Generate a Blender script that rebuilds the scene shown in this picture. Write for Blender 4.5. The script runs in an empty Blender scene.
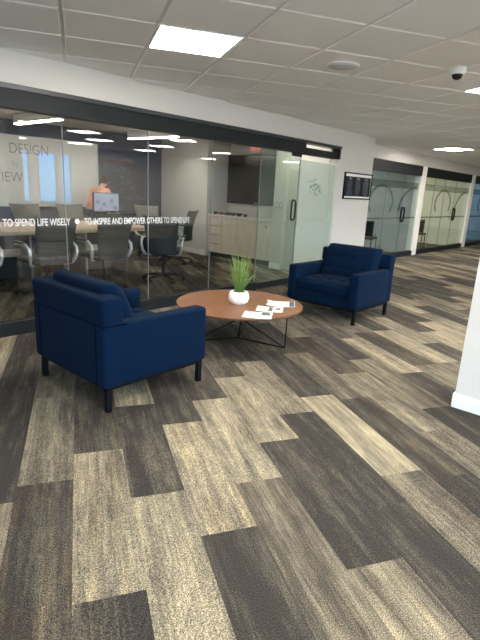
import bpy, bmesh, math, random
from mathutils import Vector, Matrix
R = math.radians
random.seed(7)
C = bpy.context.scene.collection
scn = bpy.context.scene
PI = math.pi

# ------------------------------------------------------------------ camera
H0 = 1.42
yaw, pitch, roll = 0.328984, 0.265924, 0.0513435
cy, sy, cp, sp, cr, sr = math.cos(yaw), math.sin(yaw), math.cos(pitch), math.sin(pitch), math.cos(roll), math.sin(roll)
fwd = Vector((sy*cp, cy*cp, -sp)); rgt = Vector((cy, -sy, 0)); upv = rgt.cross(fwd)
rr = cr*rgt + sr*upv; uu = -sr*rgt + cr*upv
cam_d = bpy.data.cameras.new('camera'); cam = bpy.data.objects.new('camera', cam_d); C.objects.link(cam)
M = Matrix((rr, uu, -fwd)).transposed().to_4x4(); M.translation = (0, 0, H0)
cam.matrix_world = M
cam_d.sensor_fit = 'VERTICAL'; cam_d.sensor_height = 24.0; cam_d.lens = 24.0*480.1/640.0
cam_d.clip_start = 0.05; cam_d.clip_end = 200
scn.camera = cam

# ------------------------------------------------------------------ world, lights, exposure
scn.view_settings.view_transform = 'Standard'; scn.view_settings.look = 'None'
scn.view_settings.gamma = 1.0; scn.view_settings.use_curve_mapping = False
scn.view_settings.exposure = 1.33
PANEL = 24.5        # radiance of the ceiling panels
STRIP = 17.0
wd = bpy.data.worlds.new('world'); scn.world = wd; wd.use_nodes = True
nt = wd.node_tree; nt.nodes.clear()
wo = nt.nodes.new('ShaderNodeOutputWorld'); bg = nt.nodes.new('ShaderNodeBackground')
tc = nt.nodes.new('ShaderNodeTexCoord'); sx = nt.nodes.new('ShaderNodeSeparateXYZ'); rp = nt.nodes.new('ShaderNodeValToRGB')
nt.links.new(tc.outputs['Generated'], sx.inputs[0]); nt.links.new(sx.outputs[2], rp.inputs[0])
nt.links.new(rp.outputs[0], bg.inputs[0]); nt.links.new(bg.outputs[0], wo.inputs[0])
cr_ = rp.color_ramp
cr_.elements[0].position = 0.0; cr_.elements[0].color = (0.72, 0.77, 0.83, 1)
cr_.elements[1].position = 0.05; cr_.elements[1].color = (0.50, 0.74, 1.0, 1)
bg.inputs[1].default_value = 5.5

# ------------------------------------------------------------------ materials
def newmat(name):
    m = bpy.data.materials.new(name); m.use_nodes = True
    return m, m.node_tree, m.node_tree.nodes['Principled BSDF']

def mat(name, col, rough=0.6, metal=0.0, noise=0.0, nscale=40.0, bump=0.0, bscale=300.0, spec=0.5, sheen=0.0):
    m, nt, b = newmat(name)
    b.inputs['Base Color'].default_value = (*col, 1); b.inputs['Roughness'].default_value = rough
    b.inputs['Metallic'].default_value = metal
    b.inputs['Specular IOR Level'].default_value = spec
    if sheen: b.inputs['Sheen Weight'].default_value = sheen; b.inputs['Sheen Roughness'].default_value = 0.5
    tcn = nt.nodes.new('ShaderNodeTexCoord')
    if noise:
        n = nt.nodes.new('ShaderNodeTexNoise'); n.inputs['Scale'].default_value = nscale; n.inputs['Detail'].default_value = 4
        nt.links.new(tcn.outputs['Object'], n.inputs['Vector'])
        mx = nt.nodes.new('ShaderNodeMix'); mx.data_type = 'RGBA'
        mx.inputs[6].default_value = (*[c*(1-noise) for c in col], 1)
        mx.inputs[7].default_value = (*[min(1, c*(1+noise)) for c in col], 1)
        nt.links.new(n.outputs['Fac'], mx.inputs[0]); nt.links.new(mx.outputs[2], b.inputs['Base Color'])
    if bump:
        n2 = nt.nodes.new('ShaderNodeTexNoise'); n2.inputs['Scale'].default_value = bscale; n2.inputs['Detail'].default_value = 2
        nt.links.new(tcn.outputs['Object'], n2.inputs['Vector'])
        bp = nt.nodes.new('ShaderNodeBump'); bp.inputs['Strength'].default_value = bump; bp.inputs['Distance'].default_value = 0.004
        nt.links.new(n2.outputs['Fac'], bp.inputs['Height']); nt.links.new(bp.outputs[0], b.inputs['Normal'])
    return m

def emat(name, col, strength, base=0.8):
    m, nt, b = newmat(name)
    b.inputs['Base Color'].default_value = (base, base, base, 1)
    b.inputs['Emission Color'].default_value = (*col, 1); b.inputs['Emission Strength'].default_value = strength
    return m

def glassmat(name, tint, refl=1.0, rough=0.0, film=0.0, filmcol=(0.8, 0.85, 0.82)):
    m = bpy.data.materials.new(name); m.use_nodes = True; nt = m.node_tree; nt.nodes.clear()
    out = nt.nodes.new('ShaderNodeOutputMaterial')
    tr = nt.nodes.new('ShaderNodeBsdfTransparent'); tr.inputs[0].default_value = (*tint, 1)
    gl = nt.nodes.new('ShaderNodeBsdfGlossy'); gl.inputs['Roughness'].default_value = rough; gl.inputs[0].default_value = (1, 1, 1, 1)
    ge = nt.nodes.new('ShaderNodeNewGeometry')
    d = nt.nodes.new('ShaderNodeVectorMath'); d.operation = 'DOT_PRODUCT'
    nt.links.new(ge.outputs['Normal'], d.inputs[0]); nt.links.new(ge.outputs['Incoming'], d.inputs[1])
    def mth(op, a, b_=None):
        n = nt.nodes.new('ShaderNodeMath'); n.operation = op
        for i, v in enumerate((a, b_)):
            if v is None: continue
            if isinstance(v, (int, float)): n.inputs[i].default_value = v
            else: nt.links.new(v, n.inputs[i])
        return n.outputs[0]
    c = mth('ABSOLUTE', d.outputs['Value'])
    f = mth('POWER', mth('SUBTRACT', 1.0, c), 5.0)
    f = mth('MULTIPLY', mth('ADD', mth('MULTIPLY', f, 0.96), 0.042), refl)
    f = mth('MINIMUM', f, 0.95)
    base = tr.outputs[0]
    if film:
        df = nt.nodes.new('ShaderNodeBsdfDiffuse'); df.inputs[0].default_value = (*filmcol, 1)
        mf = nt.nodes.new('ShaderNodeMixShader'); mf.inputs[0].default_value = film
        nt.links.new(tr.outputs[0], mf.inputs[1]); nt.links.new(df.outputs[0], mf.inputs[2]); base = mf.outputs[0]
    mx = nt.nodes.new('ShaderNodeMixShader'); nt.links.new(f, mx.inputs[0])
    nt.links.new(base, mx.inputs[1]); nt.links.new(gl.outputs[0], mx.inputs[2]); nt.links.new(mx.outputs[0], out.inputs[0])
    return m

def woodmat(name, c1, c2, scale=(1, 14, 14), rough=0.45):
    m, nt, b = newmat(name)
    tcn = nt.nodes.new('ShaderNodeTexCoord'); mp = nt.nodes.new('ShaderNodeMapping'); mp.inputs['Scale'].default_value = scale
    n = nt.nodes.new('ShaderNodeTexNoise'); n.inputs['Scale'].default_value = 2.2; n.inputs['Detail'].default_value = 6; n.inputs['Distortion'].default_value = 0.6
    r = nt.nodes.new('ShaderNodeValToRGB'); r.color_ramp.elements[0].position = 0.3; r.color_ramp.elements[1].position = 0.7
    r.color_ramp.elements[0].color = (*c1, 1); r.color_ramp.elements[1].color = (*c2, 1)
    nt.links.new(tcn.outputs['Object'], mp.inputs[0]); nt.links.new(mp.outputs[0], n.inputs['Vector'])
    nt.links.new(n.outputs['Fac'], r.inputs[0]); nt.links.new(r.outputs[0], b.inputs['Base Color'])
    b.inputs['Roughness'].default_value = rough
    return m

def carpetmat():
    m, nt, b = newmat('carpet_planks')
    L = nt.links.new
    at = nt.nodes.new('ShaderNodeAttribute'); at.attribute_name = 'plank'
    sp_ = nt.nodes.new('ShaderNodeSeparateColor'); L(at.outputs['Color'], sp_.inputs[0])
    tcn = nt.nodes.new('ShaderNodeTexCoord')
    def mth(op, a, b_=None, cl=False):
        n = nt.nodes.new('ShaderNodeMath'); n.operation = op; n.use_clamp = cl
        for i, v in enumerate((a, b_)):
            if v is None: continue
            if isinstance(v, (int, float)): n.inputs[i].default_value = v
            else: L(v, n.inputs[i])
        return n.outputs[0]
    def noise(scale_vec, detail, seedmul, rough=0.5):
        cb = nt.nodes.new('ShaderNodeCombineXYZ'); L(mth('MULTIPLY', sp_.outputs[2], seedmul), cb.inputs[2])
        va = nt.nodes.new('ShaderNodeVectorMath'); va.operation = 'ADD'; L(tcn.outputs['Object'], va.inputs[0]); L(cb.outputs[0], va.inputs[1])
        mp = nt.nodes.new('ShaderNodeMapping'); mp.inputs['Scale'].default_value = scale_vec; L(va.outputs[0], mp.inputs[0])
        n = nt.nodes.new('ShaderNodeTexNoise'); n.inputs['Scale'].default_value = 1.0; n.inputs['Detail'].default_value = detail; n.inputs['Roughness'].default_value = rough
        L(mp.outputs[0], n.inputs['Vector']); return n.outputs['Fac']
    broad = noise((13, 1.1, 9), 2, 37.0)
    fine = noise((75, 4.5, 9), 4, 91.0, 0.65)
    blotch = noise((22, 9, 9), 3, 17.0, 0.6)
    speck = noise((260, 210, 3), 1, 5.0, 0.7)
    t = mth('ADD', sp_.outputs[0], mth('MULTIPLY', mth('SUBTRACT', broad, 0.5), 0.75))
    t = mth('ADD', t, mth('MULTIPLY', mth('SUBTRACT', fine, 0.5), 0.62))
    t = mth('ADD', t, mth('MULTIPLY', mth('SUBTRACT', blotch, 0.5), 0.30))
    t = mth('ADD', t, mth('MULTIPLY', mth('SUBTRACT', speck, 0.5), 0.5), True)
    r = nt.nodes.new('ShaderNodeValToRGB'); e = r.color_ramp.elements
    e[0].position = 0.0; e[0].color = (0.040, 0.036, 0.033, 1)
    e[1].position = 1.0; e[1].color = (0.60, 0.520, 0.325, 1)
    for p, c in ((0.25, (0.094, 0.084, 0.066)), (0.5, (0.220, 0.192, 0.142)), (0.75, (0.415, 0.360, 0.236))):
        k = e.new(p); k.color = (*c, 1)
    L(t, r.inputs[0])
    # warm (brown) or cool tint of the yarn
    hue = nt.nodes.new('ShaderNodeMix'); hue.data_type = 'RGBA'
    hue.inputs[6].default_value = (1.0, 0.995, 0.99, 1); hue.inputs[7].default_value = (1.16, 0.98, 0.76, 1)
    wv = noise((17, 1.6, 9), 2, 53.0)
    wv = mth('MULTIPLY', mth('SUBTRACT', wv, 0.42), 4.0, True)
    L(mth('MULTIPLY', wv, sp_.outputs[1]), hue.inputs[0])
    mu = nt.nodes.new('ShaderNodeMix'); mu.data_type = 'RGBA'; mu.blend_type = 'MULTIPLY'; mu.inputs[0].default_value = 1
    L(r.outputs[0], mu.inputs[6]); L(hue.outputs[2], mu.inputs[7]); 
    sk = nt.nodes.new('ShaderNodeMix'); sk.data_type = 'RGBA'; sk.blend_type = 'MULTIPLY'; sk.inputs[0].default_value = 1
    cc = nt.nodes.new('ShaderNodeCombineColor'); sv = mth('ADD', mth('MULTIPLY', mth('SUBTRACT', speck, 0.5), 3.0), 1.0)
    for q in range(3): L(sv, cc.inputs[q])
    L(mu.outputs[2], sk.inputs[6]); L(cc.outputs[0], sk.inputs[7]); L(sk.outputs[2], b.inputs['Base Color'])
    b.inputs['Roughness'].default_value = 0.95; b.inputs['Specular IOR Level'].default_value = 0.12
    bp = nt.nodes.new('ShaderNodeBump'); bp.inputs['Strength'].default_value = 0.35; bp.inputs['Distance'].default_value = 0.004
    L(speck, bp.inputs['Height']); L(bp.outputs[0], b.inputs['Normal'])
    return m

MT = dict(
    wall=mat('wall_paint', (0.63, 0.61, 0.57), 0.75, noise=0.02, nscale=3),
    trimw=mat('trim_paint', (0.84, 0.82, 0.77), 0.5),
    navy=mat('navy_paint', (0.034, 0.052, 0.105), 0.7, noise=0.05, nscale=4),
    tile=mat('ceiling_tile', (0.92, 0.91, 0.89), 0.9, noise=0.05, nscale=220, bump=0.15, bscale=500),
    tbar=mat('ceiling_grid', (0.78, 0.77, 0.75), 0.6),
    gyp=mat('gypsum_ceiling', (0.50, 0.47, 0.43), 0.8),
    frame=mat('dark_anodised_frame', (0.012, 0.0145, 0.017), 0.5, spec=0.2, noise=0.08, nscale=6),
    frame2=mat('dark_frame_lip', (0.022, 0.026, 0.030), 0.4),
    glass=glassmat('partition_glass', (0.84, 0.855, 0.855), 1.05),
    door_glass=glassmat('door_glass', (0.84, 0.91, 0.87), 1.25, film=0.04, filmcol=(0.66, 0.78, 0.72)),
    side_glass=glassmat('greenish_side_glass', (0.90, 0.95, 0.92), 1.25, film=0.30, filmcol=(0.66, 0.74, 0.69)),
    off_glass=glassmat('office_glass', (0.80, 0.84, 0.83), 0.7),
    tinted=glassmat('reflection_tint_glass', (0.34, 0.62, 0.80), 1.0),  # tint added to dim and blue the sky reflected in the glass wall
    joint=mat('glass_joint', (0.25, 0.26, 0.26), 0.3),
    djoint=mat('dark_glass_joint', (0.16, 0.17, 0.17), 0.3),
    black=mat('black_metal', (0.004, 0.004, 0.005), 0.6, spec=0.10, noise=0.1),
    blackp=mat('black_plastic', (0.018, 0.019, 0.020), 0.5, noise=0.1),
    chrome=mat('polished_aluminium', (0.90, 0.91, 0.92), 0.35, metal=0.5, noise=0.03),
    navyfab=mat('navy_fabric', (0.0006, 0.0080, 0.0260), 0.85, noise=0.22, nscale=160, bump=0.25, bscale=420, spec=0.06, sheen=0.015),
    navydark=mat('navy_piping', (0.0004, 0.002, 0.008), 0.95, noise=0.1, spec=0.02),
    walnut=woodmat('walnut_veneer', (0.140, 0.058, 0.025), (0.225, 0.103, 0.047), (1.2, 12, 12)),
    walnut_e=woodmat('walnut_edge', (0.11, 0.048, 0.022), (0.17, 0.075, 0.038), (3, 3, 20)),
    paleoak=woodmat('pale_laminate', (0.60, 0.46, 0.33), (0.74, 0.60, 0.45), (1, 10, 10)),
    ashlam=woodmat('ash_cabinet_laminate', (0.60, 0.52, 0.41), (0.72, 0.64, 0.53), (10, 10, 0.8)),
    stone=mat('white_worktop', (0.75, 0.74, 0.71), 0.3, noise=0.05, nscale=30),
    mesh=mat('grey_mesh_fabric', (0.155, 0.155, 0.140), 0.85, noise=0.2, nscale=200, bump=0.2),
    mesh2=mat('charcoal_mesh_fabric', (0.045, 0.050, 0.048), 0.85, noise=0.2, nscale=200, bump=0.2),
    shell=mat('dark_chair_shell', (0.030, 0.036, 0.038), 0.6, noise=0.1),
    tv=mat('television_screen', (0.012, 0.013, 0.014), 0.18, noise=0.1, nscale=1.5),
    wb=mat('whiteboard_face', (0.68, 0.67, 0.65), 0.35, noise=0.02, nscale=2),
    ink=mat('faded_marker_ink', (0.25, 0.22, 0.22), 0.8),
    white=mat('white_enamel', (0.82, 0.82, 0.80), 0.4, noise=0.02),
    pot=mat('white_ceramic', (0.82, 0.79, 0.75), 0.4, noise=0.08, nscale=25, bump=0.1, bscale=40),
    soil=mat('dark_soil', (0.03, 0.022, 0.015), 0.95, noise=0.3, nscale=90),
    paper=mat('white_paper', (0.86, 0.85, 0.82), 0.5, noise=0.02, nscale=60),
    print=mat('grey_print', (0.10, 0.11, 0.13), 0.5, noise=0.4, nscale=70),
    text=mat('white_vinyl', (0.62, 0.62, 0.61), 0.5),
    mural=mat('mural_panel', (0.022, 0.034, 0.066), 0.5, noise=0.3, nscale=9),
    mural2=mat('mural_shape', (0.085, 0.105, 0.150), 0.6, noise=0.2, nscale=20),
    muralr=mat('mural_red', (0.16, 0.055, 0.06), 0.6, noise=0.2, nscale=20),
    etch=glassmat('etched_film', (0.80, 0.82, 0.80), 0.0, film=0.035, filmcol=(0.05, 0.06, 0.06)),
    etchw=glassmat('frosted_film', (0.95, 0.97, 0.96), 0.0, film=0.30, filmcol=(0.40, 0.50, 0.47)),
    grey=mat('grey_speaker_cloth', (0.60, 0.61, 0.61), 0.9, noise=0.15, nscale=400),
    dome=mat('smoked_dome', (0.015, 0.015, 0.017), 0.12),
    steel=mat('brushed_steel', (0.45, 0.45, 0.45), 0.3, metal=0.8, noise=0.05),
    office1=mat('cool_grey_paint', (0.43, 0.44, 0.43), 0.8, noise=0.02),
    office2=mat('yellow_lit_wall', (0.70, 0.68, 0.58), 0.8, noise=0.02),  # wall colour carries the yellowish light of this office
    office3=mat('blue_daylit_wall', (0.26, 0.36, 0.45), 0.8, noise=0.02),  # wall colour carries the blue daylight of this office
    skin=mat('skin', (0.55, 0.33, 0.24), 0.6, noise=0.05),
    coral=mat('coral_knit', (0.90, 0.36, 0.28), 0.85, noise=0.12, nscale=80),
    darkcloth=mat('black_trousers', (0.02, 0.02, 0.025), 0.9, noise=0.2),
    hair=mat('dark_hair', (0.03, 0.018, 0.012), 0.6, noise=0.3, nscale=60),
    screen=emat('lit_monitor', (0.52, 0.60, 0.72), 0.30, .04),
    screenb=emat('lit_monitor_graphics', (0.25, 0.22, 0.38), 0.30, .04),
    exit=emat('exit_red', (1.0, 0.05, 0.03), 0.7),
    panel=emat('light_panel', (1.0, 0.945, 0.86), PANEL),
    strip=emat('light_strip', (1.0, 0.93, 0.80), STRIP),
    carpet=carpetmat(),
)
# leaves: green, paler towards the tips
def leafmat():
    m, nt, b = newmat('grass_blade'); L = nt.links.new
    at = nt.nodes.new('ShaderNodeAttribute'); at.attribute_name = 'tip'
    r = nt.nodes.new('ShaderNodeValToRGB'); e = r.color_ramp.elements
    e[0].color = (0.055, 0.125, 0.018, 1); e[1].color = (0.36, 0.50, 0.14, 1)
    L(at.outputs['Fac'], r.inputs[0]); L(r.outputs[0], b.inputs['Base Color']); b.inputs['Roughness'].default_value = 0.5
    return m
MT['leaf'] = leafmat()

# ------------------------------------------------------------------ helpers
class MB:
    def __init__(s): s.bm = bmesh.new(); s.mats = []; s.mi = 0
    def use(s, m):
        m = MT[m]
        if m not in s.mats: s.mats.append(m)
        s.mi = s.mats.index(m); return s
    def _fin(s, f0):
        s.bm.faces.ensure_lookup_table()
        for f in s.bm.faces:
            if f not in f0: f.material_index = s.mi
    def box(s, x0, x1, y0, y1, z0, z1, bev=0.0, seg=2, mtx=None, smooth=False):
        f0 = set(s.bm.faces)
        r = bmesh.ops.create_cube(s.bm, size=1)
        vs = r['verts']
        for v in vs:
            v.co = Vector((x0 + (v.co.x+.5)*(x1-x0), y0 + (v.co.y+.5)*(y1-y0), z0 + (v.co.z+.5)*(z1-z0)))
        if bev:
            es = list({e for v in vs for e in v.link_edges})
            bmesh.ops.bevel(s.bm, geom=es, offset=bev, segments=seg, profile=0.5, affect='EDGES')
        nf = [f for f in s.bm.faces if f not in f0]
        if mtx is not None:
            for v in {v for f in nf for v in f.verts}: v.co = mtx @ v.co
        if smooth:
            for f in nf: f.smooth = True
        s._fin(f0); return s
    def tube(s, pts, r, n=8, closed=False, cap=True):
        f0 = set(s.bm.faces); pts = [Vector(p) for p in pts]; N = len(pts)
        rs = r if isinstance(r, (list, tuple)) else [r]*N
        rings = []; prev = None
        for i, p in enumerate(pts):
            if closed: d = (pts[(i+1) % N]-pts[i-1]).normalized()
            elif i == 0: d = (pts[1]-p).normalized()
            elif i == N-1: d = (p-pts[i-1]).normalized()
            else: d = ((p-pts[i-1]).normalized()+(pts[i+1]-p).normalized()).normalized()
            if prev is None:
                a = Vector((0, 0, 1)) if abs(d.z) < .9 else Vector((1, 0, 0)); u = d.cross(a).normalized()
            else: u = (prev - d*prev.dot(d)).normalized()
            prev = u; w = d.cross(u)
            rings.append([s.bm.verts.new(p + (u*math.cos(2*PI*k/n)+w*math.sin(2*PI*k/n))*rs[i]) for k in range(n)])
        for i in range(N if closed else N-1):
            A, B = rings[i], rings[(i+1) % N]
            for k in range(n):
                f = s.bm.faces.new((A[k], A[(k+1) % n], B[(k+1) % n], B[k])); f.smooth = True
        if cap and not closed:
            s.bm.faces.new(rings[0][::-1]); s.bm.faces.new(rings[-1])
        s._fin(f0); return s
    def lathe(s, prof, n=24, c=(0, 0, 0), smooth=True):
        f0 = set(s.bm.faces); c = Vector(c)
        rings = [[s.bm.verts.new(c+Vector((r*math.cos(2*PI*k/n), r*math.sin(2*PI*k/n), z))) for k in range(n)] for r, z in prof]
        for A, B in zip(rings, rings[1:]):
            for k in range(n):
                f = s.bm.faces.new((A[k], A[(k+1) % n], B[(k+1) % n], B[k])); f.smooth = smooth
        s.bm.faces.new(rings[0][::-1]); s.bm.faces.new(rings[-1])
        s._fin(f0); return s
    def prism(s, poly, a, b, axis='z'):
        f0 = set(s.bm.faces)
        def P(u, v, w): return {'z': (u, v, w), 'y': (u, w, v), 'x': (w, u, v)}[axis]
        A = [s.bm.verts.new(P(u, v, a)) for u, v in poly]; B = [s.bm.verts.new(P(u, v, b)) for u, v in poly]
        s.bm.faces.new(A[::-1]); s.bm.faces.new(B)
        for i in range(len(poly)): s.bm.faces.new((A[i], A[(i+1) % len(poly)], B[(i+1) % len(poly)], B[i]))
        s._fin(f0); return s
    def grid(s, fn, nu, nv, thick):
        """closed slab: fn(u,v) -> (front point, back point)"""
        f0 = set(s.bm.faces); F = []; B = []
        for j in range(nv+1):
            F.append([]); B.append([])
            for i in range(nu+1):
                p, q = fn(i/nu, j/nv); F[j].append(s.bm.verts.new(p)); B[j].append(s.bm.verts.new(q))
        for j in range(nv):
            for i in range(nu):
                for g, fl in ((F, 0), (B, 1)):
                    q = (g[j][i], g[j][i+1], g[j+1][i+1], g[j+1][i]); f = s.bm.faces.new(q[::-1] if fl else q); f.smooth = True
        for i in range(nu):
            s.bm.faces.new((F[0][i+1], F[0][i], B[0][i], B[0][i+1])); s.bm.faces.new((F[nv][i], F[nv][i+1], B[nv][i+1], B[nv][i]))
        for j in range(nv):
            s.bm.faces.new((F[j][0], F[j+1][0], B[j+1][0], B[j][0])); s.bm.faces.new((F[j+1][nu], F[j][nu], B[j][nu], B[j+1][nu]))
        s._fin(f0); return s
    def build(s, name, parent=None, sub=0, rz=None, loc=None):
        bmesh.ops.recalc_face_normals(s.bm, faces=s.bm.faces[:])
        me = bpy.data.meshes.new(name); s.bm.to_mesh(me); s.bm.free()
        for m in s.mats: me.materials.append(m)
        o = bpy.data.objects.new(name, me); C.objects.link(o)
        if parent: o.parent = parent
        if rz is not None: o.rotation_euler[2] = rz
        if loc is not None: o.location = loc
        if sub: md = o.modifiers.new('sub', 'SUBSURF'); md.levels = sub; md.render_levels = sub
        return o
F30 = R(30.0)          # the glass wall runs at 30 degrees to the carpet planks
cW, sW = math.cos(F30), math.sin(F30)
def wp(t, n, z=0.0): return Vector((cW*t - sW*n, sW*t + cW*n, z))
def tag(o, label=None, cat=None, group=None, kind=None):
    if label: o['label'] = label
    if cat: o['category'] = cat
    if group: o['group'] = group
    if kind: o['kind'] = kind
    return o
def thing(name, label, cat, loc=(0, 0, 0), rz=0.0, group=None, kind=None):
    o = bpy.data.objects.new(name, None); C.objects.link(o); o.empty_display_size = 0.1
    o.location = loc; o.rotation_euler[2] = rz
    return tag(o, label, cat, group, kind)
def struct(mb, name, label, cat, rz=F30): return tag(mb.build(name, rz=rz), label, cat, kind='structure')
def dup_tree(o, parent=None):
    c = o.copy(); C.objects.link(c)
    if parent: c.parent = parent
    for ch in [x for x in bpy.data.objects if x.parent == o]: dup_tree(ch, c)
    return c
def text_mesh(name, body, size, m, parent=None, sx=1.0, ext=0.0005, align='LEFT', offset=0.0):
    cu = bpy.data.curves.new(name, 'FONT'); cu.body = body; cu.size = size; cu.extrude = ext; cu.align_x = align; cu.offset = offset
    tmp = bpy.data.objects.new(name+'_tmp', cu); C.objects.link(tmp)
    dg = bpy.context.evaluated_depsgraph_get(); dg.update()
    me = bpy.data.meshes.new_from_object(tmp.evaluated_get(dg)); me.name = name
    bpy.data.objects.remove(tmp)
    for v in me.vertices: v.co.x *= sx
    me.materials.clear(); me.materials.append(MT[m])
    o = bpy.data.objects.new(name, me); C.objects.link(o)
    if parent: o.parent = parent
    return o

# ------------------------------------------------------------------ floor: carpet planks
PW, PX0 = 0.2555, -0.07
known = {  # column: {far edge of a plank (y): (tone, warmth)} ; a plank reaches 1 m nearer from its far edge
    -4: {3.3: (.62, .2), 4.3: (.4, .3)}, -3: {2.6: (.6, .2), 3.6: (.22, .2), 4.7: (.72, .7)},
    -2: {1.09: (.5, .3), 2.09: (.62, .3), 3.09: (.17, .15), 4.09: (.20, .1), 5.09: (.25, .1)},
    -1: {1.21: (.30, .8), 2.21: (.33, .85), 3.22: (.66, .25), 4.22: (.50, .2), 5.2: (.3, .2)},
    0: {0.44: (.3, .3), 1.44: (.26, .45), 2.445: (.70, .55), 3.45: (.30, .75), 4.45: (.55, .3)},
    1: {0.99: (.4, .4), 1.99: (.72, .30), 2.98: (.22, .1), 3.98: (.68, .3)},
    2: {.66: (.2, .1), 1.66: (.20, .15), 2.67: (.70, .65), 3.68: (.25, .15), 4.68: (.4, .2)},
    3: {0.98: (.60, .4), 1.98: (.58, .5), 2.97: (.72, .3), 3.97: (.28, .35), 4.97: (.35, .1)},
    4: {1.33: (.68, .5), 2.33: (.22, .05), 3.33: (.72, .4), 4.33: (.42, .8), 5.33: (.3, .2)},
    5: {0.64: (.2, .1), 1.64: (.20, .05), 2.64: (.18, .05), 3.64: (.64, .45), 4.64: (.22, .1)},
    6: {0.86: (.6, .4), 1.86: (.58, .45), 2.865: (.74, .35), 3.87: (.24, .15), 4.87: (.45, .4)},
    7: {0.77: (.3, .2), 1.77: (.22, .1), 2.77: (.30, .75), 3.77: (.56, .5), 4.77: (.3, .2)},
    8: {1.22: (.5, .3), 2.22: (.56, .4), 3.22: (.64, .3), 4.22: (.36, .9), 5.2: (.6, .3)},
    9: {1.51: (.4, .2), 2.51: (.24, .1), 3.51: (.60, .35), 4.5: (.18, .1), 5.5: (.5, .3)},
    10: {2.13: (.16, .05), 3.13: (.24, .15), 4.1: (.70, .3), 5.1: (.45, .3)},
    11: {2.15: (.12, .05), 3.27: (.58, .3), 4.27: (.36, .8), 5.3: (.6, .3)},
    12: {2.3: (.2, .1), 3.29: (.56, .4), 4.3: (.72, .3), 5.3: (.3, .3)},
}
bm = bmesh.new(); lay = bm.loops.layers.color.new('plank')
rnd = random.Random(21)
def plank(c, y0, y1, tone, warm):
    x0 = PX0+c*PW
    vs = [bm.verts.new((x, y, 0)) for x, y in ((x0, y0), (x0+PW, y0), (x0+PW, y1), (x0, y1))]
    f = bm.faces.new(vs); sd = rnd.random()
    for l in f.loops: l[lay] = (tone, warm, sd, 1)
for c in range(-36, 100):
    ks = known.get(c, {})
    if ks:
        hi = max(ks); lo = min(ks)-1.0; prev = None
        edges = sorted(ks)
        for i, yf in enumerate(edges):
            y0 = edges[i-1] if i else yf-1.0
            plank(c, y0, yf, *ks[yf])
        up, dn = hi, lo
    else:
        off = ((c*0.37) % 1.0)+0.0; up = dn = 2.0+off
    pt = None
    y = up
    while y < 26:
        tone = rnd.choice((.22, .30, .38, .46, .54, .60, .64, .68, .73)); plank(c, y, y+1.0, tone, rnd.choice((.1, .2, .3, .4, .75))); y += 1.0
    y = dn
    while y > -12:
        tone = rnd.choice((.22, .30, .38, .46, .54, .60, .64, .68, .73)); plank(c, y-1.0, y, tone, rnd.choice((.1, .2, .3, .4, .75))); y -= 1.0
me = bpy.data.meshes.new('floor'); bm.to_mesh(me); bm.free(); me.materials.append(MT['carpet'])
fo = bpy.data.objects.new('floor', me); C.objects.link(fo)
tag(fo, 'carpet plank floor in staggered beige, brown and charcoal strips', 'floor', kind='structure')

# ------------------------------------------------------------------ ceiling of lay-in tiles
CZ = 2.44; GX, GX0, GY, GY0 = 0.6055, -0.0606, 0.61, 2.9506
lights = {(1, 1), (6, 1), (11, 1), (12, 9), (12, -3), (6, -3), (1, -3), (9, -2), (14, -1), (14, -5), (6, -7), (1, -7), (12, -7), (-4, -7), (17, 1), (17, -3), (17, 9), (22, 9), (22, 4), (22, -1)}  # some unseen panels are extras added to brighten the right-hand side
mb = MB(); mb.use('tile')
def in_conf(x, y):
    t = cW*x+sW*y; n = -sW*x+cW*y
    return (n > 4.62 and t < 7.5) or (n > 5.3 and t < 9) or n > 5.15 or n < -5.6 or t < -6 or t > 26
bmv = mb.bm
for i in range(-26, 46):
    for j in range(-26, 34):
        x0, y0 = GX0+i*GX, GY0+j*GY
        if in_conf(x0+GX/2, y0+GY/2) or (i, j) in lights: continue
        g = 0.011; b_ = 0.017
        o_ = [bmv.verts.new((x, y, CZ+0.009)) for x, y in ((x0+g, y0+g), (x0+GX-g, y0+g), (x0+GX-g, y0+GY-g), (x0+g, y0+GY-g))]
        n_ = [bmv.verts.new((x, y, CZ)) for x, y in ((x0+b_, y0+b_), (x0+GX-b_, y0+b_), (x0+GX-b_, y0+GY-b_), (x0+b_, y0+GY-b_))]
        bmv.faces.new(n_[::-1])
        for k in range(4): bmv.faces.new((o_[k], n_[k], n_[(k+1) % 4], o_[(k+1) % 4]))
mb.use('tbar')
f0 = set(bmv.faces)
cs = [wp(-6, -5.6, CZ+.009), wp(26, -5.6, CZ+.009), wp(26, 5.3, CZ+.009), wp(-6, 5.3, CZ+.009)]
f = bmv.faces.new([bmv.verts.new(c) for c in cs]); f.material_index = 1
me = bpy.data.meshes.new('ceiling'); bmv.to_mesh(me); me.materials.append(MT['tile']); me.materials.append(MT['tbar'])
co = bpy.data.objects.new('ceiling', me); C.objects.link(co)
tag(co, 'suspended ceiling of square white tiles in a metal grid', 'ceiling', kind='structure')

lab = {(1, 1): 'bright square ceiling light panel nearest, above the glass conference room wall', (6, 1): 'bright square ceiling light panel cut by the right edge beside the dome camera',
       (12, 9): 'bright square ceiling light panel farthest down the corridor'}
for (i, j) in sorted(lights):
    x0, y0 = GX0+i*GX, GY0+j*GY
    t = thing('ceiling_light', lab.get((i, j), 'square ceiling light panel behind or beside the photographer, a few added as fill'), 'ceiling light', (x0+GX/2, y0+GY/2, CZ), 0, 'square ceiling light panels')
    a = GX/2-.004; b_ = GX/2-.022
    m = MB().use('white')
    for s in (-1, 1):
        m.box(min(s*a, s*b_), max(s*a, s*b_), -a, a, -.003, .008); m.box(-b_, b_, min(s*a, s*b_), max(s*a, s*b_), -.003, .008)
    m.build('frame', t); MB().use('panel').box(-b_, b_, -b_, b_, .001, .006).build('diffuser', t)

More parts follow.
